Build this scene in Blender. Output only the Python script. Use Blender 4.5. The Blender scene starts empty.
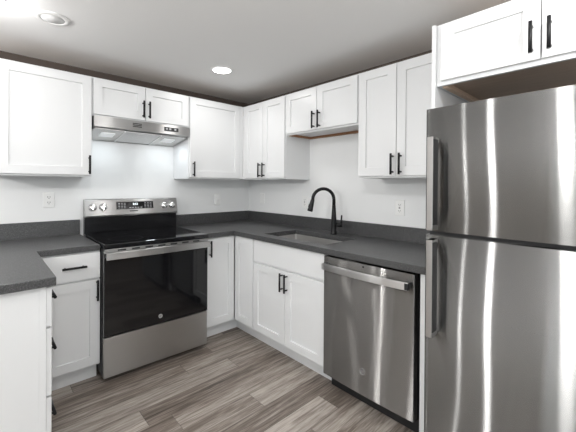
import bpy, bmesh, math, random
from mathutils import Vector, Matrix

random.seed(4)
PI = math.pi
SC = bpy.context.scene
COL = SC.collection

# ------------------------------------------------------------------ camera
CX, CY, CZ, YAW, PITCH, ROLL = -2.2742, -3.0171, 1.3201, 0.7368, -0.0054, -0.0062
cam = bpy.data.cameras.new('camera')
cam_ob = bpy.data.objects.new('camera', cam)
COL.objects.link(cam_ob)
fwd = Vector((math.sin(YAW), math.cos(YAW), 0))
rgt = Vector((math.cos(YAW), -math.sin(YAW), 0))
upv = Vector((0, 0, 1))
f3 = fwd * math.cos(PITCH) + upv * math.sin(PITCH)
u3 = upv * math.cos(PITCH) - fwd * math.sin(PITCH)
r3 = rgt * math.cos(ROLL) - u3 * math.sin(ROLL)
u4 = rgt * math.sin(ROLL) + u3 * math.cos(ROLL)
cam_ob.matrix_world = Matrix(((r3.x, u4.x, -f3.x, CX), (r3.y, u4.y, -f3.y, CY), (r3.z, u4.z, -f3.z, CZ), (0, 0, 0, 1)))
cam.sensor_width = 36.0
cam.lens = 325.16 * 36 / 576
cam.shift_x = (288 - 278.52) / 576
cam.shift_y = (186.61 - 216) / 576
cam.clip_start = 0.02
SC.camera = cam_ob

# ------------------------------------------------------------------ world, daylight, exposure
world = bpy.data.worlds.new('world')
SC.world = world
world.use_nodes = True
wn = world.node_tree.nodes
wn['Background'].inputs['Color'].default_value = (0.95, 0.98, 1.0, 1)      # bright overcast daylight
wn['Background'].inputs['Strength'].default_value = 2.3

SC.view_settings.view_transform = 'Standard'
SC.view_settings.look = 'None'
SC.view_settings.gamma = 1
SC.view_settings.use_curve_mapping = False
SC.view_settings.exposure = -0.1
HOOD_W = 0.6
LAMP_W = 6.0          # watts of each recessed ceiling lamp

# ------------------------------------------------------------------ materials
def new_mat(name):
    m = bpy.data.materials.new(name)
    m.use_nodes = True
    return m, m.node_tree.nodes, m.node_tree.links, m.node_tree.nodes['Principled BSDF']

def paint(name, col, rough=0.5, bump=0.0, scale=200, spec=0.5, metal=0.0):
    m, n, l, b = new_mat(name)
    b.inputs['Base Color'].default_value = (*col, 1)
    b.inputs['Roughness'].default_value = rough
    b.inputs['Metallic'].default_value = metal
    b.inputs['Specular IOR Level'].default_value = spec
    t = n.new('ShaderNodeTexCoord')
    z = n.new('ShaderNodeTexNoise')
    z.inputs['Scale'].default_value = scale
    l.new(t.outputs['Object'], z.inputs['Vector'])
    if bump:
        bp = n.new('ShaderNodeBump')
        bp.inputs['Strength'].default_value = bump
        bp.inputs['Distance'].default_value = 0.001
        l.new(z.outputs['Fac'], bp.inputs['Height'])
        l.new(bp.outputs['Normal'], b.inputs['Normal'])
    return m

def steel(name, col, rough=0.3, aniso=0.8, wave=0.0):
    """brushed steel: horizontal grain, so reflections smear vertically"""
    m, n, l, b = new_mat(name)
    g = n.new('ShaderNodeBsdfAnisotropic')
    g.distribution = 'MULTI_GGX'
    g.inputs['Roughness'].default_value = rough
    g.inputs['Anisotropy'].default_value = aniso
    g.inputs['Rotation'].default_value = 0.25
    c = n.new('ShaderNodeCombineXYZ')
    c.inputs[2].default_value = 1
    l.new(c.outputs[0], g.inputs['Tangent'])
    t = n.new('ShaderNodeTexCoord')
    mp = n.new('ShaderNodeMapping')
    mp.inputs['Scale'].default_value = (6, 6, 900)
    z = n.new('ShaderNodeTexNoise')
    z.inputs['Scale'].default_value = 1.0
    z.inputs['Detail'].default_value = 2
    l.new(t.outputs['Object'], mp.inputs['Vector'])
    l.new(mp.outputs[0], z.inputs['Vector'])
    r = n.new('ShaderNodeValToRGB')
    r.color_ramp.elements[0].color = (*[k * 0.92 for k in col], 1)
    r.color_ramp.elements[1].color = (*[min(1, k * 1.06) for k in col], 1)
    l.new(z.outputs['Fac'], r.inputs['Fac'])
    l.new(r.outputs['Color'], g.inputs['Color'])
    if wave:
        w = n.new('ShaderNodeTexNoise')
        w.inputs['Scale'].default_value = 2.2
        w.inputs['Detail'].default_value = 0
        l.new(t.outputs['Object'], w.inputs['Vector'])
        bp = n.new('ShaderNodeBump')
        bp.inputs['Strength'].default_value = 1
        bp.inputs['Distance'].default_value = wave
        l.new(w.outputs['Fac'], bp.inputs['Height'])
        l.new(bp.outputs['Normal'], g.inputs['Normal'])
    l.new(g.outputs[0], n['Material Output'].inputs['Surface'])
    n.remove(b)
    return m

def emission(name, col, strength):
    m, n, l, b = new_mat(name)
    b.inputs['Base Color'].default_value = (0.8, 0.8, 0.8, 1)
    b.inputs['Emission Color'].default_value = (*col, 1)
    b.inputs['Emission Strength'].default_value = strength
    return m

def opal(name):
    """opal glass: glows, and lets the bulb's light through"""
    m, n, l, b = new_mat(name)
    tr = n.new('ShaderNodeBsdfTransparent')
    em = n.new('ShaderNodeEmission')
    em.inputs['Color'].default_value = (1.0, 0.98, 0.95, 1)
    em.inputs['Strength'].default_value = 20
    ad = n.new('ShaderNodeAddShader')
    l.new(tr.outputs[0], ad.inputs[0])
    l.new(em.outputs[0], ad.inputs[1])
    l.new(ad.outputs[0], n['Material Output'].inputs['Surface'])
    n.remove(b)
    return m

M = {}
M['wall'] = paint('wall_paint', (0.83, 0.835, 0.835), 0.6, 0.05, 300, 0.3)
M['wall_grey'] = paint('grey_wall_paint', (0.27, 0.27, 0.27), 0.6, 0.05, 300, 0.3)
M['ceiling'] = paint('ceiling_paint', (0.89, 0.89, 0.887), 0.65, 0.03, 250, 0.25)
M['white'] = paint('cabinet_white_lacquer', (0.74, 0.745, 0.75), 0.32, 0.0, 100, 0.5)
M['bare'] = paint('gap_shade_brown', (0.085, 0.066, 0.056), 0.8)  # brown for the strips that stand in for shade above the cabinets
M['trim'] = paint('trim_white', (0.85, 0.85, 0.85), 0.4)
M['plastic'] = paint('white_plastic', (0.86, 0.86, 0.85), 0.35)
M['dark_slot'] = paint('dark_slot', (0.03, 0.03, 0.03), 0.6)
M['black'] = paint('matte_black_metal', (0.008, 0.008, 0.009), 0.36, 0, 100, 0.3)
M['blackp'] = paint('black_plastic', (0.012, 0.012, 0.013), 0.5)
M['case'] = paint('appliance_grey_paint', (0.10, 0.10, 0.105), 0.45)
M['glass_black'] = paint('black_glass', (0.006, 0.006, 0.007), 0.06, 0, 100, 0.5)
M['enamel'] = paint('black_enamel', (0.008, 0.008, 0.009), 0.16, 0, 100, 0.35)
M['steel'] = steel('brushed_steel', (0.56, 0.555, 0.55), 0.30, 0.65)
M['steel_drawer'] = steel('brushed_steel_drawer', (0.50, 0.49, 0.475), 0.32, 0.65)
M['steel_handle'] = steel('brushed_steel_handle', (0.40, 0.39, 0.38), 0.30, 0.6)
M['steel_fridge'] = steel('brushed_steel_fridge', (0.34, 0.34, 0.335), 0.21, 0.93, 0.003)
M['steel_dish'] = steel('brushed_steel_dishwasher', (0.33, 0.322, 0.312), 0.22, 0.92, 0.0008)
M['steel_sink'] = steel('satin_steel', (0.62, 0.61, 0.60), 0.38, 0.2)
M['mesh_metal'] = paint('pale_metal_mesh', (0.8, 0.8, 0.8), 0.5, 0.8, 900, 0.5, 0.3)
M['chrome'] = paint('polished_steel', (0.75, 0.75, 0.75), 0.16, metal=1.0)
M['grey_mark'] = paint('grey_print', (0.45, 0.45, 0.46), 0.5)
M['ring'] = paint('burner_ring_print', (0.07, 0.07, 0.075), 0.25)
M['digits'] = emission('display_digits', (0.85, 0.95, 1.0), 2.0)
M['lamp'] = emission('lamp_diffuser', (1.0, 0.98, 0.95), 14.0)
M['globe'] = opal('opal_globe_glass')
M['hood_lens'] = emission('hood_lens', (.9, .97, 1.0), 0.25)
M['lamp_off'] = paint('lamp_lens_off', (0.8, 0.8, 0.8), 0.4)

def raw_wood(name, c0, c1):
    m, n, l, b = new_mat(name)
    t = n.new('ShaderNodeTexCoord')
    mp = n.new('ShaderNodeMapping')
    mp.inputs['Scale'].default_value = (3, 60, 60)
    z = n.new('ShaderNodeTexNoise')
    z.inputs['Scale'].default_value = 2.3
    z.inputs['Detail'].default_value = 4
    r = n.new('ShaderNodeValToRGB')
    r.color_ramp.elements[0].position = 0.3
    r.color_ramp.elements[1].position = 0.7
    r.color_ramp.elements[0].color = (*c0, 1)
    r.color_ramp.elements[1].color = (*c1, 1)
    l.new(t.outputs['Object'], mp.inputs['Vector'])
    l.new(mp.outputs[0], z.inputs['Vector'])
    l.new(z.outputs['Fac'], r.inputs['Fac'])
    l.new(r.outputs['Color'], b.inputs['Base Color'])
    b.inputs['Roughness'].default_value = 0.6
    return m
M['wood'] = raw_wood('raw_plywood', (0.46, 0.34, 0.25), (0.58, 0.45, 0.35))
M['wood_red'] = raw_wood('raw_reddish_wood', (0.30, 0.14, 0.065), (0.42, 0.22, 0.12))
M['wood_light'] = raw_wood('raw_wood_strip', (0.58, 0.42, 0.30), (0.70, 0.54, 0.41))

def counter_mat():
    m, n, l, b = new_mat('speckled_charcoal_stone')
    t = n.new('ShaderNodeTexCoord')
    z = n.new('ShaderNodeTexNoise')
    z.inputs['Scale'].default_value = 210
    z.inputs['Detail'].default_value = 3
    l.new(t.outputs['Object'], z.inputs['Vector'])
    r = n.new('ShaderNodeValToRGB')
    e = r.color_ramp.elements
    e[0].position = 0.34
    e[0].color = (0.026, 0.026, 0.028, 1)
    e[1].position = 0.62
    e[1].color = (0.078, 0.078, 0.079, 1)
    k = e.new(0.74)
    k.color = (0.21, 0.21, 0.21, 1)
    l.new(z.outputs['Fac'], r.inputs['Fac'])
    l.new(r.outputs['Color'], b.inputs['Base Color'])
    b.inputs['Roughness'].default_value = 0.34
    b.inputs['Specular IOR Level'].default_value = 0.6
    return m
M['counter'] = counter_mat()

def floor_mat():
    m, n, l, b = new_mat('grey_brown_vinyl_plank')
    t = n.new('ShaderNodeTexCoord')
    s = n.new('ShaderNodeSeparateXYZ')
    l.new(t.outputs['Object'], s.inputs[0])
    def mth(op, a, bb=None):
        q = n.new('ShaderNodeMath')
        q.operation = op
        for i, v in enumerate((a, bb)):
            if v is None:
                continue
            if isinstance(v, (int, float)):
                q.inputs[i].default_value = v
            else:
                l.new(v, q.inputs[i])
        return q.outputs[0]
    def wnoise(vec):
        w = n.new('ShaderNodeTexWhiteNoise')
        w.noise_dimensions = '2D'
        l.new(vec, w.inputs['Vector'])
        return w.outputs['Value']
    def comb(a, bb, c=0.0):
        q = n.new('ShaderNodeCombineXYZ')
        for i, v in enumerate((a, bb, c)):
            if isinstance(v, (int, float)):
                q.inputs[i].default_value = v
            else:
                l.new(v, q.inputs[i])
        return q.outputs[0]
    W, L = 0.150, 1.15
    yw = mth('DIVIDE', mth('ADD', s.outputs[1], 0.038), W)
    row = mth('FLOOR', yw)
    off = wnoise(comb(row, 8.7))
    xl = mth('ADD', mth('DIVIDE', s.outputs[0], L), mth('MULTIPLY', off, 5.0))
    colm = mth('FLOOR', xl)
    pid = wnoise(comb(colm, row))
    pid2 = wnoise(comb(row, mth('ADD', colm, 11.3)))
    # strips printed inside each plank
    strip = mth('FLOOR', mth('MULTIPLY', yw, 3.0))
    sid = wnoise(comb(strip, mth('ADD', colm, 5.1)))
    gv = comb(mth('ADD', mth('MULTIPLY', s.outputs[0], 2.6), mth('MULTIPLY', pid, 40)), mth('ADD', mth('MULTIPLY', s.outputs[1], 55), mth('MULTIPLY', pid2, 40)))
    g = n.new('ShaderNodeTexNoise')
    g.inputs['Scale'].default_value = 1.0
    g.inputs['Detail'].default_value = 6
    g.inputs['Roughness'].default_value = 0.65
    g.inputs['Distortion'].default_value = 0.6
    l.new(gv, g.inputs['Vector'])
    gv2 = comb(mth('MULTIPLY', s.outputs[0], 12), mth('MULTIPLY', s.outputs[1], 260))
    g2 = n.new('ShaderNodeTexNoise')
    g2.inputs['Scale'].default_value = 1.0
    g2.inputs['Detail'].default_value = 3
    l.new(gv2, g2.inputs['Vector'])
    v = mth('ADD', mth('MULTIPLY', pid, 0.48), mth('MULTIPLY', sid, 0.22))
    v = mth('ADD', v, mth('MULTIPLY', mth('SUBTRACT', g.outputs['Fac'], 0.5), 1.8))
    v = mth('ADD', v, mth('MULTIPLY', mth('SUBTRACT', g2.outputs['Fac'], 0.5), 0.8))
    v = mth('ADD', v, 0.22)
    r = n.new('ShaderNodeValToRGB')
    e = r.color_ramp.elements
    e[0].position = 0.0
    e[0].color = (0.052, 0.039, 0.031, 1)
    e[1].position = 1.0
    e[1].color = (0.49, 0.44, 0.395, 1)
    k = e.new(0.45)
    k.color = (0.196, 0.160, 0.134, 1)
    l.new(v, r.inputs['Fac'])
    # seams
    fy = mth('FRACT', yw)
    fx = mth('FRACT', xl)
    seam = mth('MAXIMUM', mth('LESS_THAN', fy, 0.016), mth('LESS_THAN', fx, 0.0028))
    mx = n.new('ShaderNodeMix')
    mx.data_type = 'RGBA'
    l.new(mth('MULTIPLY', seam, 0.6), mx.inputs['Factor'])
    l.new(r.outputs['Color'], mx.inputs[6])
    mx.inputs[7].default_value = (0.06, 0.05, 0.045, 1)
    l.new(mx.outputs[2], b.inputs['Base Color'])
    b.inputs['Roughness'].default_value = 0.42
    bp = n.new('ShaderNodeBump')
    bp.inputs['Strength'].default_value = 0.15
    bp.inputs['Distance'].default_value = 0.001
    l.new(v, bp.inputs['Height'])
    l.new(bp.outputs['Normal'], b.inputs['Normal'])
    return m
M['floor'] = floor_mat()

def pane_mat():
    m, n, l, b = new_mat('window_glass')
    tr = n.new('ShaderNodeBsdfTransparent')
    tr.inputs['Color'].default_value = (0.93, 0.95, 0.95, 1)
    gl = n.new('ShaderNodeBsdfGlossy')
    gl.inputs['Roughness'].default_value = 0.02
    fr = n.new('ShaderNodeFresnel')
    fr.inputs['IOR'].default_value = 1.45
    mx = n.new('ShaderNodeMixShader')
    l.new(fr.outputs[0], mx.inputs[0])
    l.new(tr.outputs[0], mx.inputs[1])
    l.new(gl.outputs[0], mx.inputs[2])
    l.new(mx.outputs[0], n['Material Output'].inputs['Surface'])
    return m
M['pane'] = pane_mat()

# ------------------------------------------------------------------ mesh helpers
def box(bm, x0, x1, y0, y1, z0, z1, c=0.0, mi=0):
    vs = [bm.verts.new((x, y, z)) for z in (z0, z1) for y in (y0, y1) for x in (x0, x1)]
    fs = [(0, 2, 3, 1), (4, 5, 7, 6), (0, 1, 5, 4), (2, 6, 7, 3), (0, 4, 6, 2), (1, 3, 7, 5)]
    nf = [bm.faces.new([vs[i] for i in f]) for f in fs]
    for f in nf:
        f.material_index = mi
    if c > 0:
        es = list({e for f in nf for e in f.edges})
        bmesh.ops.bevel(bm, geom=es, offset=c, segments=2, profile=0.5, affect='EDGES')

def prism(bm, pts, axis, a0, a1, c=0.0):
    """polygon pts (2-D) extruded along axis 'x', 'y' or 'z'"""
    def P(p, a):
        return {'x': (a, p[0], p[1]), 'y': (p[0], a, p[1]), 'z': (p[0], p[1], a)}[axis]
    v0 = [bm.verts.new(P(p, a0)) for p in pts]
    v1 = [bm.verts.new(P(p, a1)) for p in pts]
    nf = [bm.faces.new(v0), bm.faces.new(v1[::-1])]
    k = len(pts)
    for i in range(k):
        nf.append(bm.faces.new((v0[i], v1[i], v1[(i + 1) % k], v0[(i + 1) % k])))
    bmesh.ops.recalc_face_normals(bm, faces=nf)
    if c > 0:
        es = list({e for f in nf for e in f.edges})
        bmesh.ops.bevel(bm, geom=es, offset=c, segments=2, profile=0.5, affect='EDGES')

def tube(bm, path, rad, seg=12, cap=True):
    path = [Vector(p) for p in path]
    rads = rad if isinstance(rad, (list, tuple)) else [rad] * len(path)
    rings = []
    prev = None
    for i, p in enumerate(path):
        a = path[max(i - 1, 0)]
        b = path[min(i + 1, len(path) - 1)]
        d = (b - a).normalized()
        if prev is None:
            q = Vector((0, 0, 1)) if abs(d.z) < 0.9 else Vector((1, 0, 0))
            n1 = d.cross(q).normalized()
        else:
            n1 = (prev - d * prev.dot(d)).normalized()
        prev = n1
        n2 = d.cross(n1)
        rings.append([bm.verts.new(p + (n1 * math.cos(2 * PI * k / seg) + n2 * math.sin(2 * PI * k / seg)) * rads[i]) for k in range(seg)])
    for i in range(len(rings) - 1):
        for k in range(seg):
            f = bm.faces.new((rings[i][k], rings[i][(k + 1) % seg], rings[i + 1][(k + 1) % seg], rings[i + 1][k]))
            f.smooth = True
    if cap:
        bm.faces.new(rings[0][::-1])
        bm.faces.new(rings[-1])

def lathe(bm, prof, mat4=None, seg=32):
    """profile (r, h) revolved about local z, moved by mat4"""
    rings = []
    T = mat4 or Matrix()
    for r, h in prof:
        if r < 1e-6:
            rings.append([bm.verts.new(T @ Vector((0, 0, h)))])
        else:
            rings.append([bm.verts.new(T @ Vector((r * math.cos(2 * PI * k / seg), r * math.sin(2 * PI * k / seg), h))) for k in range(seg)])
    for a, b in zip(rings, rings[1:]):
        for k in range(seg):
            k2 = (k + 1) % seg
            if len(a) == 1 and len(b) == 1:
                continue
            if len(a) == 1:
                f = bm.faces.new((a[0], b[k], b[k2]))
            elif len(b) == 1:
                f = bm.faces.new((a[k], b[0], a[k2]))
            else:
                f = bm.faces.new((a[k], b[k], b[k2], a[k2]))
            f.smooth = True

def grid_slab(bm, xs, ys, filled, z0, z1):
    nx, ny = len(xs) - 1, len(ys) - 1
    cache = {}
    def v(i, j, z):
        if (i, j, z) not in cache:
            cache[(i, j, z)] = bm.verts.new((xs[i], ys[j], z))
        return cache[(i, j, z)]
    def on(i, j):
        return 0 <= i < nx and 0 <= j < ny and filled(i, j)
    for i in range(nx):
        for j in range(ny):
            if not on(i, j):
                continue
            bm.faces.new((v(i, j, z1), v(i + 1, j, z1), v(i + 1, j + 1, z1), v(i, j + 1, z1)))
            bm.faces.new((v(i, j, z0), v(i, j + 1, z0), v(i + 1, j + 1, z0), v(i + 1, j, z0)))
            for di, dj, a, b in ((-1, 0, (i, j), (i, j + 1)), (1, 0, (i + 1, j), (i + 1, j + 1)), (0, -1, (i, j), (i + 1, j)), (0, 1, (i, j + 1), (i + 1, j + 1))):
                if not on(i + di, j + dj):
                    bm.faces.new((v(*a, z0), v(*b, z0), v(*b, z1), v(*a, z1)))
    bmesh.ops.recalc_face_normals(bm, faces=bm.faces[:])

def obj(name, bm, mat, parent=None, loc=(0, 0, 0), rotz=0.0, smooth=False, label=None):
    me = bpy.data.meshes.new(name)
    bmesh.ops.recalc_face_normals(bm, faces=bm.faces[:])
    bm.to_mesh(me)
    bm.free()
    for m in (mat if isinstance(mat, (list, tuple)) else [mat]):
        me.materials.append(M[m])
    if smooth:
        for p in me.polygons:
            p.use_smooth = True
    o = bpy.data.objects.new(name, me)
    COL.objects.link(o)
    o.location = loc
    o.rotation_euler = (0, 0, rotz)
    if parent:
        o.parent = parent
    if label:
        o['label'] = label
    return o

def bxo(name, mat, parent, x0, x1, y0, y1, z0, z1, c=0.0, label=None):
    bm = bmesh.new()
    box(bm, x0, x1, y0, y1, z0, z1, c)
    return obj(name, bm, mat, parent, label=label)

def thing(name, label, cat, loc=(0, 0, 0), rotz=0.0, group=None):
    o = bpy.data.objects.new(name, None)
    o.empty_display_size = 0.05
    COL.objects.link(o)
    o.location = loc
    o.rotation_euler = (0, 0, rotz)
    o['label'] = label
    o['category'] = cat
    if group:
        o['group'] = group
    return o

def struct(name, bm, mat, parent=None, **k):
    o = obj(name, bm, mat, parent, **k)
    if parent is None:
        o['kind'] = 'structure'
    return o

def text_mesh(body, size, name, mat, parent, M4, depth=0.0006):
    cu = bpy.data.curves.new('letters', 'FONT')
    cu.body = body
    cu.size = size
    cu.extrude = depth
    cu.align_x = 'CENTER'
    cu.align_y = 'CENTER'
    tmp = bpy.data.objects.new('letters', cu)
    COL.objects.link(tmp)
    bpy.context.view_layer.update()
    me = bpy.data.meshes.new_from_object(tmp.evaluated_get(bpy.context.evaluated_depsgraph_get()))
    bpy.data.objects.remove(tmp)
    bpy.data.curves.remove(cu)
    me.transform(M4)
    me.name = name
    me.materials.clear()
    me.materials.append(M[mat])
    o = bpy.data.objects.new(name, me)
    COL.objects.link(o)
    o.parent = parent
    return o

# ------------------------------------------------------------------ room shell
CEIL = 2.25
XL, YB = -5.2, -5.4          # far walls of the open room
def shell():
    bm = bmesh.new(); box(bm, XL - .1, .1, YB - .1, .1, -.1, 0); struct('floor', bm, 'floor')
    bm = bmesh.new(); box(bm, XL - .1, .1, YB - .1, .1, CEIL, CEIL + .1); struct('ceiling', bm, 'ceiling')
    bm = bmesh.new(); box(bm, XL - .1, .1, 0, .1, 0, CEIL); struct('wall_back', bm, 'wall')
    bm = bmesh.new(); box(bm, 0, .1, YB - .1, 0, 0, CEIL); struct('wall_right', bm, 'wall')
    for nm, a in (('shade_strip_1', (-2.6, -.004, -.006, 0)), ('shade_strip_2', (-.006, 0, -2.32, 0))):
        bm = bmesh.new(); box(bm, *a, 2.06, CEIL); struct(nm, bm, 'bare')  # dark strips paint the shade in the gap above the wall cabinets
    # rear wall with a wide window opening, added as soft fill light
    wx0, wx1, wz0, wz1 = -4.6, -0.9, 0.30, 2.15
    bm = bmesh.new()
    box(bm, XL, wx0, YB - .1, YB, 0, CEIL); box(bm, wx1, 0, YB - .1, YB, 0, CEIL)
    box(bm, wx0, wx1, YB - .1, YB, 0, wz0); box(bm, wx0, wx1, YB - .1, YB, wz1, CEIL)
    struct('wall_rear', bm, 'wall_grey')
    window('added_window_1', (wx0 + wx1) / 2, YB - .05, wx1 - wx0, wz0, wz1, 0)
    # left wall with a tall glazed opening, added for fill and steel reflections
    ly0, ly1, lz1 = -5.2, -2.25, 2.15
    bm = bmesh.new()
    box(bm, XL - .1, XL, YB, ly0, 0, CEIL); box(bm, XL - .1, XL, ly1, 0, 0, CEIL)
    box(bm, XL - .1, XL, ly0, ly1, lz1, CEIL)
    struct('wall_left', bm, 'wall_grey')
    window('added_window_2', XL - .05, (ly0 + ly1) / 2, ly1 - ly0, 0.0, lz1, PI / 2)

def window(name, x, y, w, z0, z1, rz):
    bm = bmesh.new()
    h = w / 2
    for a, b in ((-h, -h + .05), (h - .05, h), (-.025, .025)):
        box(bm, a, b, -.03, .03, z0, z1)
    box(bm, -h + .05, h - .05, -.03, .03, z0, z0 + .05)
    box(bm, -h + .05, h - .05, -.03, .03, z1 - .05, z1)
    fr = struct(name, bm, 'trim', loc=(x, y, 0), rotz=rz)
    bm = bmesh.new()
    box(bm, -h + .05, -.025, -.003, .003, z0 + .05, z1 - .05)
    box(bm, .025, h - .05, -.003, .003, z0 + .05, z1 - .05)
    obj('pane', bm, 'pane', fr)
shell()

# ------------------------------------------------------------------ ceiling lamps
def recessed_lamp(x, y, label, r=0.072, power=LAMP_W, group=None):
    t = thing('recessed_ceiling_lamp', label, 'ceiling light', (x, y, CEIL), 0, group)
    bm = bmesh.new()
    lathe(bm, [(r + .016, 0), (r + .014, -.004), (r + .002, -.007), (r, -.004), (r, 0)])
    obj('trim_ring', bm, 'trim', t)
    bm = bmesh.new()
    lathe(bm, [(r, -.001), (r, -.0035), (0, -.0035)])
    obj('diffuser', bm, 'lamp', t, label='glowing round diffuser')
    li = bpy.data.lights.new('lamp_light', 'AREA')
    li.shape = 'DISK'
    li.size = 2 * r
    li.energy = power
    li.spread = math.radians(170)
    li.color = (1.0, 0.985, 0.965)
    lo = bpy.data.objects.new('lamp_light', li)
    COL.objects.link(lo)
    lo.parent = t
    lo.location = (0, 0, -.012)
    return t

recessed_lamp(-.841, -.745, 'small glowing recessed lamp in the ceiling above the kitchen corner', power=3.2)

def globe_lamp(x, y, label, drop=.16, power=LAMP_W, r=.05):  # hanging globe form chosen so the unseen lamps brighten the ceiling
    t = thing('globe_ceiling_lamp', label, 'ceiling light', (x, y, CEIL))
    bm = bmesh.new()
    lathe(bm, [(.06, 0), (.06, -.012), (.022, -.02), (.010, -drop + r), (.02, -drop + r * .92), (0, -drop + r * .92)])
    obj('ceiling_mount', bm, 'trim', t)
    bm = bmesh.new()
    lathe(bm, [(r * math.sin(a), -drop + r * math.cos(a)) for a in [.35 + (PI - .35) * i / 14 for i in range(15)]])
    obj('globe', bm, 'globe', t, label='glowing opal globe')
    li = bpy.data.lights.new('lamp_light', 'POINT')
    li.energy = power
    li.shadow_soft_size = r
    li.color = (1.0, 0.99, 0.98)
    lo = bpy.data.objects.new('lamp_light', li)
    COL.objects.link(lo)
    lo.parent = t
    lo.location = (0, 0, -drop)
for x, y, lb, pw, dp, gr in ((-.95, -3.05, 'glowing globe lamp on the ceiling out in front of the refrigerator', 8, .13, .05),
                     (-2.20, -2.72, 'glowing globe lamp on the ceiling straight above the viewpoint', 23, .13, .06),
                     (-3.6, -.55, 'added glowing globe lamp nearest the back wall in the adjoining open room', 18, .45, .042),  # unseen lamp, added for streaks in the dishwasher steel and for fill
                     (-3.6, -1.78, 'added glowing globe lamp midway across the adjoining open room', 50, .45, .042),  # unseen lamp, placed to throw the wide streak on the refrigerator
                     (-4.7, -.98, 'added glowing globe lamp farthest to the left in the adjoining open room', 18, .45, .032),  # unseen lamp, placed to throw the thin streak on the refrigerator
                     (-2.6, -4.6, 'added glowing globe lamp on the ceiling near the rear window', 34, .45, .05)):  # unseen lamp, added as fill from behind the viewpoint
    globe_lamp(x, y, lb, drop=dp, power=pw, r=gr)

def dome_lamp(x, y):
    t = thing('dome_ceiling_lamp', 'bright round dome lamp on the ceiling at the upper left beside the white disc', 'ceiling light', (x, y, CEIL))
    r = .075
    bm = bmesh.new()
    lathe(bm, [(r + .012, 0), (r + .012, -.010), (r, -.012), (r, 0)])
    obj('lamp_base', bm, 'trim', t)
    bm = bmesh.new()
    lathe(bm, [(r * math.cos(a), -.011 - .030 * math.sin(a)) for a in [i * PI / 16 for i in range(9)]])
    obj('diffuser', bm, 'lamp', t, label='glowing domed diffuser')
    li = bpy.data.lights.new('lamp_light', 'POINT')
    li.energy = 3.6
    li.shadow_soft_size = .05
    li.color = (1.0, 0.99, 0.98)
    lo = bpy.data.objects.new('lamp_light', li)
    COL.objects.link(lo)
    lo.parent = t
    lo.location = (0, 0, -.09)
dome_lamp(-2.28, -.86)

def ceiling_disc(x, y):
    t = thing('ceiling_disc', 'flat white round disc fixture on the ceiling above the left wall cabinet, unlit', 'ceiling fixture', (x, y, CEIL))
    bm = bmesh.new()
    lathe(bm, [(.085, 0), (.083, -.004), (.078, -.007), (.062, -.008), (.058, -.006), (.058, 0)], seg=40)
    obj('trim_ring', bm, 'plastic', t)
    bm = bmesh.new()
    lathe(bm, [(.058, -.002), (.057, -.006), (0, -.008)], seg=40)
    obj('lens', bm, 'lamp_off', t)
ceiling_disc(-1.986, -.80)

# ------------------------------------------------------------------ cabinets
DT = 0.019      # door thickness

def loops_panel(bm, w, h, t, fr=None, rec=0.011, c=0.0015):
    def ring(i, y):
        return [bm.verts.new(p) for p in ((i, y, i), (w - i, y, i), (w - i, y, h - i), (i, y, h - i))]
    L = [ring(0, 0), ring(0, -t + c), ring(c, -t)]
    if fr:
        L += [ring(fr, -t), ring(fr + .002, -t + rec)]
    for a, b in zip(L, L[1:]):
        for k in range(4):
            bm.faces.new((a[k], a[(k + 1) % 4], b[(k + 1) % 4], b[k]))
    bm.faces.new(L[0][::-1])
    bm.faces.new(L[-1])

def pull(parent, x, z, length=0.135, vertical=True, t=DT):
    """black bar pull on the front of a door; centre (x, z) on the door"""
    bm = bmesh.new()
    y = -t - 0.030
    h = length / 2
    if vertical:
        tube(bm, [(x, y, z - h), (x, y, z + h)], 0.0072, 10)
        for s in (-1, 1):
            tube(bm, [(x, -t, z + s * h * .74), (x, y, z + s * h * .74)], 0.006, 8)
    else:
        tube(bm, [(x - h, y, z), (x + h, y, z)], 0.0072, 10)
        for s in (-1, 1):
            tube(bm, [(x + s * h * .74, -t, z), (x + s * h * .74, y, z)], 0.006, 8)
    return obj('pull_handle', bm, 'black', parent)

def front(parent, kind, x0, x1, z0, z1, y, pl=None):
    """door or drawer front in the cabinet's frame; pl=(px, pz, vertical) measured on the front"""
    w, h = x1 - x0, z1 - z0
    bm = bmesh.new()
    loops_panel(bm, w, h, DT, 0.058 if kind == 'door' else None)
    d = obj(kind, bm, 'white', parent, loc=(x0, y, z0))
    if pl:
        pull(d, *pl)
    return d

def carcass(parent, w, h, d, zb=0.0, top=True, rec=0.014, open_top_front=0.0, wood_under=False, fstile=.038):
    t = .016
    bm = bmesh.new()
    box(bm, 0, t, -d, 0, zb, h); box(bm, w - t, w, -d, 0, zb, h)
    box(bm, t, w - t, -.008, 0, zb + rec, h)
    box(bm, t, w - t, -d, -.008, zb + rec, zb + rec + t, mi=1 if wood_under else 0)
    if top:
        box(bm, t, w - t, -d + .02, -.008, h - t, h, mi=1)
    # face frame
    box(bm, t, fstile, -d, -d + .019, zb + rec + t, h); box(bm, w - fstile, w - t, -d, -d + .019, zb + rec + t, h)
    box(bm, fstile, w - fstile, -d, -d + .019, h - .038, h)
    box(bm, t, w - t, -d - .0005, -d + .019, zb, zb + rec + t + .008)
    return obj('carcass', bm, ['white', 'wood'], parent)

UP_Z, UP_H, UP_D = 1.371, 0.740, 0.305
G = .004

def upper(label, loc, rotz, w, h, doors, group='white wall cabinets', x_off=0.0, d=UP_D, under=False, g=G, hz=(.012, .008)):
    t = thing('upper_cabinet', label, 'cabinet', loc, rotz, group)
    carcass(t, w, h, d, wood_under=under)
    for x0, x1, pl in doors:
        front(t, 'door', x0, x1, hz[0], h - hz[1], -d, pl)
    return t

def vpull(x, z=None):
    return (x, .075 if z is None else z, .135, True)

# left of the hood, single door, hinged left
w = .545
upper('large white single-door wall cabinet at the far left, beside the range hood', (-1.682 - w, 0, UP_Z), 0, w, UP_H,
      [(.012, w - .006, vpull(w - .012 - .021))])
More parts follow.
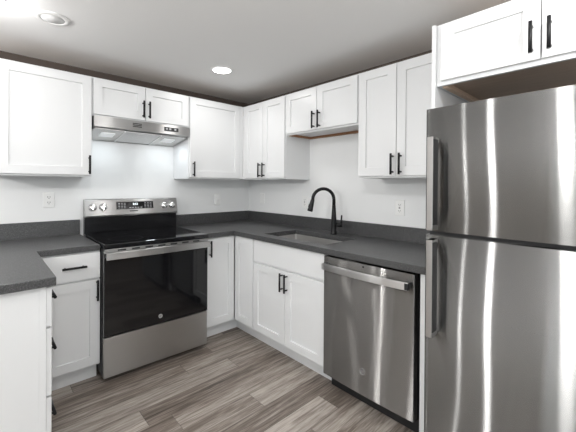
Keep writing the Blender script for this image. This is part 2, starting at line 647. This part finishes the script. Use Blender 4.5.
# above the hood
t = upper('short two-door white wall cabinet directly above the stainless range hood', (-1.680, 0, 1.825), 0, .766, UP_Z + UP_H - 1.825,
          [(.007, .383 - .002, vpull(.354, .085)), (.383 + .002, .759, vpull(.024, .085))])
# right of the hood, blind into the corner
w = .905
upper('white single-door wall cabinet on the back wall between the range hood and the room corner', (-.912, -.003, UP_Z), 0, w, UP_H,
      [(.007, .912 - .363, vpull(.030))])
bm = bmesh.new(); box(bm, .5515, .912 - .3255, -UP_D - .0185, -UP_D, .006, UP_H - .006)
obj('corner_filler', bm, 'white', bpy.data.objects['upper_cabinet.002'])
# right wall: pair next to the corner
R = -PI / 2
w = .945 - .328
upper('tall two-door white wall cabinet on the right wall next to the corner', (0, -.328, UP_Z), R, w, UP_H,
      [(.030, .312 - .002, vpull(.250)), (.312 + .002, w - .006, vpull(.026))])
bm = bmesh.new(); box(bm, 0, .0275, -UP_D - .0185, -UP_D - .0005, .006, UP_H - .006)
obj('corner_filler', bm, 'white', bpy.data.objects['upper_cabinet.003'])
# above the sink
hs = UP_Z + UP_H - 1.751
w = .746
t = upper('short two-door white wall cabinet above the sink with a bare wood underside', (0, -.946, 1.751), R, w, hs,
          [(.007, .363 - .002, vpull(.363 - .031, .075)), (.363 + .002, w - .006, vpull(.032, .075))])
bm = bmesh.new()
box(bm, .016, w - .016, -.030, -.008, -.004, .014)
box(bm, .016, .034, -.286, -.030, -.004, .014)
obj('underside_rail', bm, 'wood_red', t, label='raw reddish wood strips under the cabinet')
# tall pair beside the fridge
w = .600
upper('tall two-door white wall cabinet nearest the refrigerator on the right wall', (0, -1.692, UP_Z), R, w, UP_H,
      [(.007, .290 - .002, vpull(.262)), (.290 + .002, w - .006, vpull(.032))])

# over the fridge, deep
DF = .608
w = .846
t = thing('upper_cabinet', 'deep two-door white cabinet above the stainless refrigerator', 'cabinet', (0, -2.3455, 1.812), R, 'white wall cabinets')
carcass(t, w, .300, DF, wood_under=True, rec=.02)
front(t, 'door', .024, .408, .020, .290, -DF, (.408 - .024 - .028, .086, .125, True))
front(t, 'door', .412, .800, .020, .290, -DF, (.026, .086, .125, True))
bm = bmesh.new()
box(bm, .016, w - .016, -.045, -.008, -.004, .019)
box(bm, .016, .040, -DF + .03, -.045, -.004, .019)
obj('underside_rail', bm, 'wood_light', t, label='pale raw wood strips under the cabinet')

# tall panel between counter and fridge
t = thing('refrigerator_side_panel', 'tall narrow white end panel standing along the left side of the refrigerator', 'panel', (0, -2.328, 0))
bm = bmesh.new()
box(bm, -.628, 0, -.0165, 0, 0, 2.112, .001)
obj('panel', bm, 'white', t)

# ---- base cabinets
BZ = .878           # carcass top
BD = .604
TK = .115
def base_carcass(parent, w, d=BD, x0=0.0, toe=True, sides=(True, True)):
    t = .016
    bm = bmesh.new()
    for a, b in ((x0, x0 + t), (x0 + w - t, x0 + w)):
        box(bm, a, b, -d, 0, TK, BZ)
        box(bm, a, b, -d + .075, 0, 0, TK)
    box(bm, x0 + t, x0 + w - t, -.008, 0, 0, BZ)
    box(bm, x0 + t, x0 + w - t, -d, -.008, TK, TK + t)
    box(bm, x0 + t, x0 + .038, -d, -d + .019, TK + t, BZ); box(bm, x0 + w - .038, x0 + w - t, -d, -d + .019, TK + t, BZ)
    box(bm, x0 + .038, x0 + w - .038, -d, -d + .019, BZ - .03, BZ)
    box(bm, x0 + .038, x0 + w - .038, -d, -d + .019, .672, .700)
    c = obj('carcass', bm, 'white', parent)
    if toe:
        bm = bmesh.new()
        box(bm, x0 + t, x0 + w - t, -d + .075, -d + .089, 0, TK)
        obj('toe_kick', bm, 'white', parent)
    return c

BG = 'white base cabinets'
# left of the range: drawer over door
w = .345
t = thing('base_cabinet', 'narrow white base cabinet with one drawer over one door, left of the range', 'cabinet', (-2.0435, 0, 0), 0, BG)
base_carcass(t, w)
front(t, 'drawer', .030, w - .001, .700, .868, -BD, (.165, .088, .135, False))
front(t, 'door', .030, w - .001, .128, .688, -BD, (w - .050, .493, .135, True))

# peninsula run: three drawers facing right, end panel towards the viewer
t = thing('base_cabinet', 'white three-drawer base cabinet under the left counter, its blank end turned to the viewer', 'cabinet', (-2.676, -1.290, 0), PI / 2, BG)
w = .66
base_carcass(t, w)
for z0, z1 in ((.700, .868), (.398, .690), (.128, .388)):
    front(t, 'drawer', -.016, .410, z0, z1, -BD, (.190, (z1 - z0) / 2 - (.026 if z0 < .2 else 0), .125, False))
bm = bmesh.new(); box(bm, .414, w, -BD - .018, -BD - .0005, TK, BZ - .01)
obj('corner_filler', bm, 'white', t)
bm = bmesh.new()
box(bm, -.016, -.0005, -BD + .001, 0, 0, BZ, .001)
box(bm, -.019, -.016, -BD + .001, -BD + .026, 0, BZ)
obj('end_panel', bm, 'white', t)

# blind corner, lazy-susan cabinet with a folded door
t = thing('base_cabinet', 'white corner base cabinet with an angled folding door, right of the range', 'cabinet', (-.003, -.003, 0), 0, BG)
bm = bmesh.new()
tt = .016
box(bm, -.908, -.908 + tt, -BD, 0, TK, BZ); box(bm, -.908, -.908 + tt, -BD + .075, 0, 0, TK)
box(bm, -BD, 0, -.886, -.886 + tt, TK, BZ); box(bm, -BD + .075, 0, -.886, -.886 + tt, 0, TK)
box(bm, -.892, -.008, -.008, 0, 0, BZ); box(bm, -.008, 0, -.870, 0, 0, BZ)
box(bm, -.892, -.008, -BD, -.008, TK, TK + tt); box(bm, -BD, -.008, -.870, -BD, TK, TK + tt)
box(bm, -.892, -BD, -BD, -BD + .019, BZ - .03, BZ); box(bm, -BD, -BD + .019, -.870, -BD, BZ - .03, BZ)
obj('carcass', bm, 'white', t)
bm = bmesh.new()
box(bm, -.892, -BD + .075, -BD + .075, -BD + .089, 0, TK)
box(bm, -BD + .075, -BD + .089, -.870, -BD + .089, 0, TK)
obj('toe_kick', bm, 'white', t)
front(t, 'door', -.900, -.626, .128, .868, -BD, (.028, .655, .135, True))
bm = bmesh.new()
loops_panel(bm, .252, .740, DT, .058)
obj('door', bm, 'white', t, loc=(-BD, -.630, .128), rotz=R)

# sink base
t = thing('base_cabinet', 'white two-door base cabinet under the sink with a blank drawer panel on top', 'cabinet', (-.003, -.8895, 0), R, BG)
w = .766
base_carcass(t, w)
front(t, 'drawer_panel', .008, w - .006, .696, .868, -BD)
front(t, 'door', .008, .385 - .002, .128, .682, -BD, (.385 - .002 - .008 - .022, .470, .135, True))
front(t, 'door', .385 + .002, w - .006, .128, .682, -BD, (.023, .470, .135, True))

# filler beside the dishwasher
t = thing('base_filler_panel', 'narrow white filler strip between the dishwasher and the refrigerator, under the counter', 'panel', (0, -2.279, 0))
bm = bmesh.new()
box(bm, -.624, -.02, -.042, 0, 0, BZ, .001)
obj('panel', bm, 'white', t)

# ------------------------------------------------------------------ countertops
CT = .916
def bev(o, w=.0025):
    m = o.modifiers.new('edge', 'BEVEL')
    m.width = w
    m.segments = 2
    m.limit_method = 'ANGLE'
    return o
SX0, SX1, SY0, SY1 = -.555, -.185, -1.600, -.950      # sink cut-out
t = thing('countertop', 'charcoal speckled L-shaped countertop with the sink cut-out, from the range to the refrigerator', 'countertop', (0, 0, 0), 0)
xs = [-.912, -.657, SX0, SX1, 0]
ys = [-2.326, SY0, SY1, -.657, 0]
def on(i, j):
    if i == 2 and j == 1:
        return False
    return i >= 1 or j == 3
bm = bmesh.new(); grid_slab(bm, xs, ys, on, BZ, CT); bev(obj('worktop', bm, 'counter', t))
bm = bmesh.new()
box(bm, -.912, 0, -.020, -.0005, CT, 1.022, .001); box(bm, -.020, -.0005, -2.326, -.020, CT, 1.022, .001)
obj('backsplash', bm, 'counter', t)

t = thing('countertop', 'charcoal speckled countertop on the left of the range, turning towards the viewer', 'countertop', (0, 0, 0), 0)
xs = [-2.68, -2.040, -1.701]
ys = [-1.330, -.625, 0]
bm = bmesh.new(); grid_slab(bm, xs, ys, lambda i, j: i == 0 or j == 1, BZ, CT); bev(obj('worktop', bm, 'counter', t))
bm = bmesh.new(); box(bm, -2.68, -1.701, -.020, -.0005, CT, 1.032, .001); obj('backsplash', bm, 'counter', t)

# ------------------------------------------------------------------ sink and faucet
t = thing('sink', 'undermounted stainless steel sink set in the charcoal countertop below the black faucet', 'sink', ((SX0 + SX1) / 2, (SY0 + SY1) / 2, 0))
a, b = (SX1 - SX0) / 2, (SY1 - SY0) / 2
bm = bmesh.new()
def rr(hx, hy, r, z, k=5):
    out = []
    for cx, cy, a0 in ((hx - r, hy - r, 0), (-hx + r, hy - r, PI / 2), (-hx + r, -hy + r, PI), (hx - r, -hy + r, 1.5 * PI)):
        for i in range(k):
            q = a0 + PI / 2 * i / (k - 1)
            out.append(bm.verts.new((cx + r * math.cos(q), cy + r * math.sin(q), z)))
    return out
e = .004
L = [rr(a + .012, b + .012, .02, BZ - .004), rr(a + .012, b + .012, .02, BZ - .0005), rr(a + .001, b + .001, .015, BZ - .0005), rr(a, b, .015, .80), rr(a - .004, b - .004, .018, .70),
     rr(a - .02, b - .02, .03, .688), rr(.05, .05, .045, .684), rr(.045, .045, .04, .680)]
for p, q in zip(L, L[1:]):
    for k in range(len(p)):
        f = bm.faces.new((p[k], p[(k + 1) % len(p)], q[(k + 1) % len(p)], q[k]))
bm.faces.new(L[-1])
obj('basin', bm, 'steel_sink', t)
bm = bmesh.new()
lathe(bm, [(.043, .6805), (.043, .6850), (.036, .6850), (.030, .6815), (0, .6815)])
obj('drain', bm, 'chrome', t)

FX, FY = -.125, -1.332
t = thing('faucet', 'matte black gooseneck pull-down faucet standing behind the sink', 'faucet', (FX, FY, CT))
bm = bmesh.new()
lathe(bm, [(0, 0), (.027, 0), (.027, .006), (.0245, .010), (.0225, .06), (.0215, .13), (.0175, .19), (.0145, .24), (0, .24)], seg=24)
obj('body', bm, 'black', t)
dx, dy = -.830, .558          # direction of the spout in plan
pth = [(0, 0, .225)]
Rr = .090
for i in range(0, 15):
    q = PI - (PI * 1.0) * i / 14
    s = Rr + Rr * math.cos(q)
    pth.append((dx * s, dy * s, .284 + Rr * math.sin(q)))
bm = bmesh.new()
tube(bm, pth, [.0145] + [.0135] * (len(pth) - 1), 14)
obj('spout', bm, 'black', t)
e0 = Vector(pth[-1])
dr = (e0 - Vector(pth[-2])).normalized()
dr = (dr + Vector((dx, dy, 0)) * .14).normalized()
bm = bmesh.new()
tube(bm, [e0 - dr * .004, e0 + dr * .01, e0 + dr * .03, e0 + dr * .085, e0 + dr * .098], [.0145, .0165, .0175, .0225, .021], 16)
sh = obj('spray_head', bm, 'black', t)
bm = bmesh.new()
side = Vector((dx, dy, 0)).normalized()
tube(bm, [e0 + dr * .035 + side * .016, e0 + dr * .062 + side * .019], .006, 8)
obj('spray_button', bm, 'blackp', sh)
bm = bmesh.new()
tube(bm, [(.012, -.010, .075), (.034, -.056, .078)], [.019, .017], 14)
hb = obj('valve', bm, 'black', t)
bm = bmesh.new()
tube(bm, [(.032, -.050, .080), (.032, -.052, .11), (.033, -.055, .158)], [.009, .007, .0065], 10)
obj('lever', bm, 'black', t)

# ------------------------------------------------------------------ outlets
def outlet(x, y, z, rz, label, kind):
    t = thing('wall_outlet' if kind != 'switch' else 'light_switch', label, 'outlet' if kind != 'switch' else 'switch', (x, y, z), rz, 'white wall outlets and switches')
    bm = bmesh.new()
    loops_panel(bm, .072, .116, .006, c=.003)
    for v in bm.verts:
        v.co.x -= .036; v.co.z -= .058
    obj('cover_plate', bm, 'plastic', t)
    if kind == 'duplex':
        for s in (-1, 1):
            bm = bmesh.new()
            box(bm, -.017, .017, -.0085, -.006, s * .0205 - .0145, s * .0205 + .0145, .0008)
            r = obj('socket', bm, 'plastic', t)
            for q in (-.007, .007):
                bxo('slot', 'dark_slot', r, q - .0016, q + .0016, -.0089, -.0085, s * .0205 - .002, s * .0205 + .008)
            bxo('ground_hole', 'dark_slot', r, -.0025, .0025, -.0089, -.0085, s * .0205 - .011, s * .0205 - .006)
    else:
        bm = bmesh.new()
        box(bm, -.0165, .0165, -.0085, -.006, -.034, .034, .0008)
        r = obj('rocker' if kind == 'switch' else 'socket', bm, 'plastic', t)
        if kind == 'switch':
            bm = bmesh.new()
            prism(bm, [(-.0085, -.028), (-.0085, .028), (-.0100, .028), (-.0125, .002), (-.0090, -.028)], 'x', -.012, .012)
            obj('paddle', bm, 'plastic', r)
        else:
            for s in (-1, 1):
                for q in (-.006, .006):
                    bxo('slot', 'dark_slot', r, q - .0014, q + .0014, -.0089, -.0085, s * .022 - .003, s * .022 + .006)
                bxo('ground_hole', 'dark_slot', r, -.002, .002, -.0089, -.0085, s * .022 - .010, s * .022 - .006)
            bxo('reset_button', 'dark_slot', r, -.006, .006, -.0092, -.0085, -.004, .004)
    return t
outlet(-1.905, 0, 1.194, 0, 'white duplex outlet on the back wall below the large left cabinet', 'duplex')
outlet(-.420, 0, 1.160, 0, 'white wall switch plate on the back wall between the range and the corner', 'switch')
outlet(0, -.250, 1.170, R, 'white wall switch plate on the right wall close to the room corner', 'switch')
outlet(0, -.890, 1.158, R, 'white outlet plate on the right wall just left of the black faucet head', 'decora')
outlet(0, -1.845, 1.156, R, 'white outlet plate on the right wall nearest the refrigerator', 'decora')

# ------------------------------------------------------------------ range
RW = .757
t = thing('range', 'freestanding stainless and black glass electric range between the white base cabinets', 'range', (-1.301, -.022, 0), math.radians(-1.3))
h = RW / 2
bm = bmesh.new()
box(bm, -h, h, -.640, 0, .045, .891)
for sx in (-1, 1):
    for y in (-.06, -.58):
        tube(bm, [(sx * (h - .05), y, 0), (sx * (h - .05), y, .046)], .016, 10)
obj('body', bm, 'blackp', t)
bm = bmesh.new()
box(bm, -h, h, -.690, -.004, .891, .924, .006)
ck = obj('cooktop', bm, 'glass_black', t, label='glossy black glass cooktop')
bm = bmesh.new()
def ringf(cx, cy, r0, r1):
    v = [[bm.verts.new((cx + r * math.cos(2 * PI * k / 40), cy + r * math.sin(2 * PI * k / 40), .9243)) for k in range(40)] for r in (r0, r1)]
    for k in range(40):
        bm.faces.new((v[0][k], v[0][(k + 1) % 40], v[1][(k + 1) % 40], v[1][k]))
for cx, cy, r in ((-.19, -.49, .115), (.19, -.49, .095), (-.19, -.20, .080), (.19, -.20, .110), (0, -.17, .06)):
    bm = bmesh.new()
    ringf(cx, cy, r - .003, r)
    obj('burner_ring', bm, 'ring', ck)
bm = bmesh.new()
box(bm, -h, h, -.062, -.004, .924, 1.060, .003)
obj('riser', bm, 'enamel', t, label='black glass strip below the control panel')
bm = bmesh.new()
prism(bm, [(-.004, 1.050), (-.085, 1.050), (-.092, 1.062), (-.066, 1.186), (-.050, 1.192), (-.004, 1.192)], 'x', -h, h, .002)
bg = obj('control_panel', bm, 'steel', t)
# frame on the slanted face
p0 = Vector((0, -.092, 1.062)); p1 = Vector((0, -.066, 1.186))
up = (p1 - p0).normalized()
nrm = Vector((0, -up.z, up.y))
def onpanel(x, s, lift=0.0):
    return Vector((x, 0, 0)) + p0 + up * s + nrm * lift
def slab(bm, x0, x1, s0, s1, l0, l1):
    vs = [bm.verts.new(onpanel(x, s, l)) for l in (l0, l1) for s in (s0, s1) for x in (x0, x1)]
    for f in [(0, 2, 3, 1), (4, 5, 7, 6), (0, 1, 5, 4), (2, 6, 7, 3), (0, 4, 6, 2), (1, 3, 7, 5)]:
        bm.faces.new([vs[i] for i in f])
bm = bmesh.new(); slab(bm, -.150, .156, .046, .108, 0, .002)
ds = obj('display', bm, 'glass_black', bg, label='black touch display')
Mp = Matrix(((1, 0, 0, 0), (0, up.y, nrm.y, 0), (0, up.z, nrm.z, 0), (0, 0, 0, 1)))
o = onpanel(.003, .086, .0022)
text_mesh('8:52', .024, 'digits', 'digits', ds, Matrix.Translation(o) @ Mp)
for cx in (-.128, -.106, -.084, .086, .110, .134):
    for k in range(4):
        bm = bmesh.new(); slab(bm, cx - .007, cx + .007, .054 + .013 * k, .058 + .013 * k, .002, .0024)
        obj('button_mark', bm, 'grey_mark', ds)
for cx in (-.040, -.018, .004, .026, .052):
    bm = bmesh.new(); slab(bm, cx - .008, cx + .008, .054, .060, .002, .0024)
    obj('button_mark', bm, 'grey_mark', ds)
bm = bmesh.new(); slab(bm, -.045, .022, .024, .032, 0, .001)
obj('badge', bm, 'dark_slot', bg, label='small dark badge under the display')
for kx in (-.326, -.250, .254, .326):
    bm = bmesh.new()
    T = Matrix.Translation(onpanel(kx, .068, 0)) @ Mp
    lathe(bm, [(.031, 0), (.031, .003), (.027, .005), (.026, .018), (.023, .022), (0, .022)], T, 28)
    kb = obj('knob', bm, 'chrome', bg)
    bm = bmesh.new()
    a = random.uniform(-.25, .25)
    vs = []
    for l in (.021, .031):
        for sx, sy in ((-.005, -.024), (.005, -.024), (.004, .024), (-.004, .024)):
            vs.append(bm.verts.new(T @ Vector((sx * math.cos(a) - sy * math.sin(a), sx * math.sin(a) + sy * math.cos(a), l))))
    bm.faces.new(vs[:4]); bm.faces.new(vs[4:])
    for k in range(4):
        bm.faces.new((vs[k], vs[(k + 1) % 4], vs[4 + (k + 1) % 4], vs[4 + k]))
    obj('knob_grip', bm, 'chrome', kb)
# vent trim under the cooktop
bm = bmesh.new()
box(bm, -h + .004, h - .004, -.686, -.638, .862, .890, .002)
vt = obj('vent_trim', bm, 'steel', t)
bm = bmesh.new()
for k in range(7):
    cx = -.27 + .09 * k
    bm = bmesh.new(); box(bm, cx - .026, cx + .026, -.6868, -.6858, .874, .884)
    obj('vent_slot', bm, 'dark_slot', vt)
# oven door
bm = bmesh.new()
box(bm, -h + .003, h - .003, -.676, -.642, .312, .860, .003)
dr_ = obj('oven_door', bm, 'glass_black', t, label='black glass oven door')
bm = bmesh.new()
pp = []
for i in range(13):
    x = -h + .006 + (RW - .012) * i / 12
    pp.append((x, -.728 - .006 * (1 - ((i - 6) / 6.0) ** 2)))
qq = [(x, y + .016) for x, y in pp][::-1]
prism(bm, pp + qq, 'z', .826, .874)
for s in (-1, 1):
    x = s * (h - .028)
    box(bm, x - .018, x + .018, -.714, -.676, .834, .856)
bev(obj('handle', bm, 'steel', dr_), .004)
def monogram(parent, x, y, z, r, ringmat, lettermat, back=None):
    """round badge with a ring and two script-like letters, on a front facing -y"""
    T = Matrix.Translation((x, y, z)) @ Matrix.Rotation(PI / 2, 4, 'X')
    bm = bmesh.new()
    lathe(bm, [(r * .80, 0), (r * .80, .0016), (r, .0016), (r, 0)], T, 32)
    if back is None:
        lathe(bm, [(r * .80, .0004), (0, .0004)], T, 32)
    bd = obj('badge', bm, [ringmat], parent, label='small round maker badge')
    if back:
        bm = bmesh.new(); lathe(bm, [(r * .80, .0006), (0, .0006)], T, 32)
        obj('badge_face', bm, back, bd)
    text_mesh('GE', r * .95, 'letters', lettermat, bd, Matrix.Translation((x, y - .001, z)) @ Matrix.Rotation(PI / 2, 4, 'X'))
    return bd
monogram(dr_, -.004, -.676, .362, .0135, 'plastic', 'plastic', 'glass_black')
# storage drawer
bm = bmesh.new()
box(bm, -h + .003, h - .003, -.672, -.642, .040, .304, .003)
obj('storage_drawer', bm, 'steel_drawer', t, label='stainless storage drawer front')

# ------------------------------------------------------------------ range hood
t = thing('range_hood', 'stainless steel under-cabinet range hood above the cooktop', 'range hood', (-1.297, 0, 1.680))
h = .378
D, ZT = -.338, .144
bm = bmesh.new()
prism(bm, [(-.002, ZT), (D, ZT), (D, .066), (D + .012, .060), (D + .022, .070), (-.03, .072), (-.002, .03)], 'x', -h, h)
for s in (-1, 1):
    a, b = (-h, -h + .010) if s < 0 else (h - .010, h)
    prism(bm, [(-.002, .072), (D + .004, .066), (D + .030, .046), (-.002, -.001)], 'x', a, b)
box(bm, -h + .010, h - .010, -.022, -.002, -.001, .04)
obj('canopy', bm, 'steel', t)
for xa, xb in ((-.365, -.155), (.145, .365)):
    bm = bmesh.new()
    prism(bm, [(D + .030, .060), (D + .030, .052), (-.022, .004), (-.022, .012)], 'x', xa, xb)
    obj('underside_panel', bm, 'steel_sink', t)
bm = bmesh.new()
prism(bm, [(D + .034, .058), (D + .034, .049), (-.026, .002), (-.026, .012)], 'x', -.140, .130, .002)
fl = obj('grease_filter', bm, 'mesh_metal', t, label='pale mesh grease filter')
for a, b in ((-.155, -.143), (.133, .145)):
    bm = bmesh.new()
    prism(bm, [(D + .034, .058), (D + .034, .046), (-.026, -.001), (-.026, .012)], 'x', a, b)
    obj('filter_rail', bm, 'trim', t)
for x in (-.255, .240):
    bm = bmesh.new()
    prism(bm, [(-.24, .040), (-.24, .032), (-.15, .016), (-.15, .024)], 'x', x - .05, x + .05)
    obj('lamp_lens', bm, 'hood_lens', t, label='softly lit lamp lens')
    li = bpy.data.lights.new('hood_light', 'AREA')
    li.size = .08
    li.energy = HOOD_W
    li.color = (.86, .95, 1.0)
    lo = bpy.data.objects.new('hood_light', li)
    COL.objects.link(lo); lo.parent = t; lo.location = (x, -.19, .012)
for k in range(3):
    bm = bmesh.new(); box(bm, -.105, -.035, D - .0012, D, .092 + .012 * k, .099 + .012 * k)
    obj('vent_slot', bm, 'dark_slot', t)
bm = bmesh.new(); box(bm, .150, .275, D - .004, D, .092, .124, .001)
sw = obj('switch_plate', bm, 'dark_slot', t)
for x in (.17, .20, .245):
    bm = bmesh.new(); box(bm, x - .009, x + .009, D - .007, D - .004, .100, .116, .001)
    obj('switch_button', bm, 'grey_mark', sw)

# ------------------------------------------------------------------ dishwasher
t = thing('dishwasher', 'stainless steel dishwasher with a bowed bar handle, under the counter right of the sink cabinet', 'dishwasher', (0, -1.962, 0), R)
h = .297
bm = bmesh.new()
box(bm, -h, h, -.600, -.03, .10, .872)
obj('body', bm, 'blackp', t)
bm = bmesh.new()
n_ = 16
pp = []
for i in range(n_ + 1):
    u = -1 + 2 * i / n_
    pp.append((h * u, -.648 - .008 * (1 - u * u)))
pp = pp + [(h, -.601), (-h, -.601)]
prism(bm, pp, 'z', .108, .866)
d = obj('door', bm, 'steel_dish', t)
bev(d, .003)
bm = bmesh.new()
box(bm, -h, h, -.560, -.540, 0, .10)
obj('toe_panel', bm, 'blackp', t, label='black recessed toe panel')
bm = bmesh.new()
out, inn = [], []
for i in range(17):
    u = -1 + 2 * i / 16
    y = -.688 - .016 * (1 - u * u)
    out.append((.283 * u, y)); inn.append((.283 * u, y + .016))
prism(bm, out + inn[::-1], 'z', .786, .828)
bev(obj('handle', bm, 'steel', d), .004)
for s in (-1, 1):
    x = s * .270
    bm = bmesh.new(); box(bm, x - .013, x + .013, -.690, -.648, .790, .824)
    obj('handle_mount', bm, 'blackp' if s > 0 else 'steel', d)
monogram(d, .000, -.656, .247, .020, 'chrome', 'chrome', 'case')
bm = bmesh.new(); lathe(bm, [(.005, 0), (.005, .001), (0, .001)], Matrix.Translation((.0, -.656, .850)) @ Matrix.Rotation(PI / 2, 4, 'X'), 16)
obj('indicator', bm, 'dark_slot', d)

# ------------------------------------------------------------------ refrigerator
t = thing('refrigerator', 'tall stainless steel top-freezer refrigerator at the right edge', 'refrigerator', (0, -2.342, 0), R)
FW = .755
bm = bmesh.new()
box(bm, .007, FW - .004, -.668, -.03, .03, 1.672, .004)
for x in (.05, FW - .05):
    for y in (-.10, -.60):
        tube(bm, [(x, y, 0), (x, y, .031)], .018, 10)
obj('case', bm, 'case', t)
def fridge_door(name, z0, z1):
    bm = bmesh.new()
    n_ = 24
    pp = []
    r = .010
    us = [-1, -.993, -.98] + [-.95 + 1.9 * i / (n_ - 6) for i in range(n_ - 5)] + [.98, .993, 1]
    for i, u in enumerate(us):
        y = -.722 - .010 * (1 - u * u)
        if i == 0 or i == n_:
            y += r
        elif i == 1 or i == n_ - 1:
            y += r * .3
        pp.append((FW / 2 + FW / 2 * u, y))
    pp += [(FW, -.675), (0, -.675)]
    v0 = [bm.verts.new((x, y, z0)) for x, y in pp]
    v1 = [bm.verts.new((x, y, z1)) for x, y in pp]
    bm.faces.new(v0); bm.faces.new(v1[::-1])
    k = len(pp)
    for i in range(k):
        f = bm.faces.new((v0[i], v1[i], v1[(i + 1) % k], v0[(i + 1) % k]))
        f.smooth = 0 < i < n_ - 1
    return obj(name, bm, 'steel_fridge', t)
def fridge_handle(door, za, zb, foot):
    bm = bmesh.new()
    x0, x1 = .038, .068
    lo, hi = min(za, zb), max(za, zb)
    box(bm, x0, x1, -.800, -.780, lo, hi, .004)
    # end brackets reaching back to the door
    s = 1 if zb > za else -1
    prism(bm, [(-.785, za), (-.735, za), (-.735, za + s * .018), (-.785, za + s * .030)], 'x', x0 + .002, x1 - .002)
    prism(bm, [(-.785, zb), (-.735, zb - s * .004), (-.735, zb - s * .022), (-.785, zb - s * .034)], 'x', x0 + .002, x1 - .002)
    hd = obj('handle', bm, 'steel_handle', door)
    bxo('dark_reflection_strip', 'blackp', hd, x1 - .001, x1 + .0015, -.7985, -.752, lo + .025, hi - .012, 0, 'dark strip standing in for the reflection on the inner side of the handle')  # dark strip paints the dark reflection along the bar's side
    return hd
d1 = fridge_door('freezer_door', 1.110, 1.680)
fridge_handle(d1, 1.120, 1.540, 0)
d2 = fridge_door('refrigerator_door', .075, 1.090)
fridge_handle(d2, 1.078, .640, 0)
bm = bmesh.new(); box(bm, .01, FW - .01, -.690, -.668, 1.088, 1.112); obj('gasket', bm, 'blackp', t)
bm = bmesh.new(); box(bm, .01, FW - .01, -.700, -.640, .015, .070); obj('kick_grille', bm, 'blackp', t)
bm = bmesh.new(); box(bm, FW - .07, FW - .01, -.725, -.60, 1.684, 1.698, .003); obj('hinge_cover', bm, 'case', t)
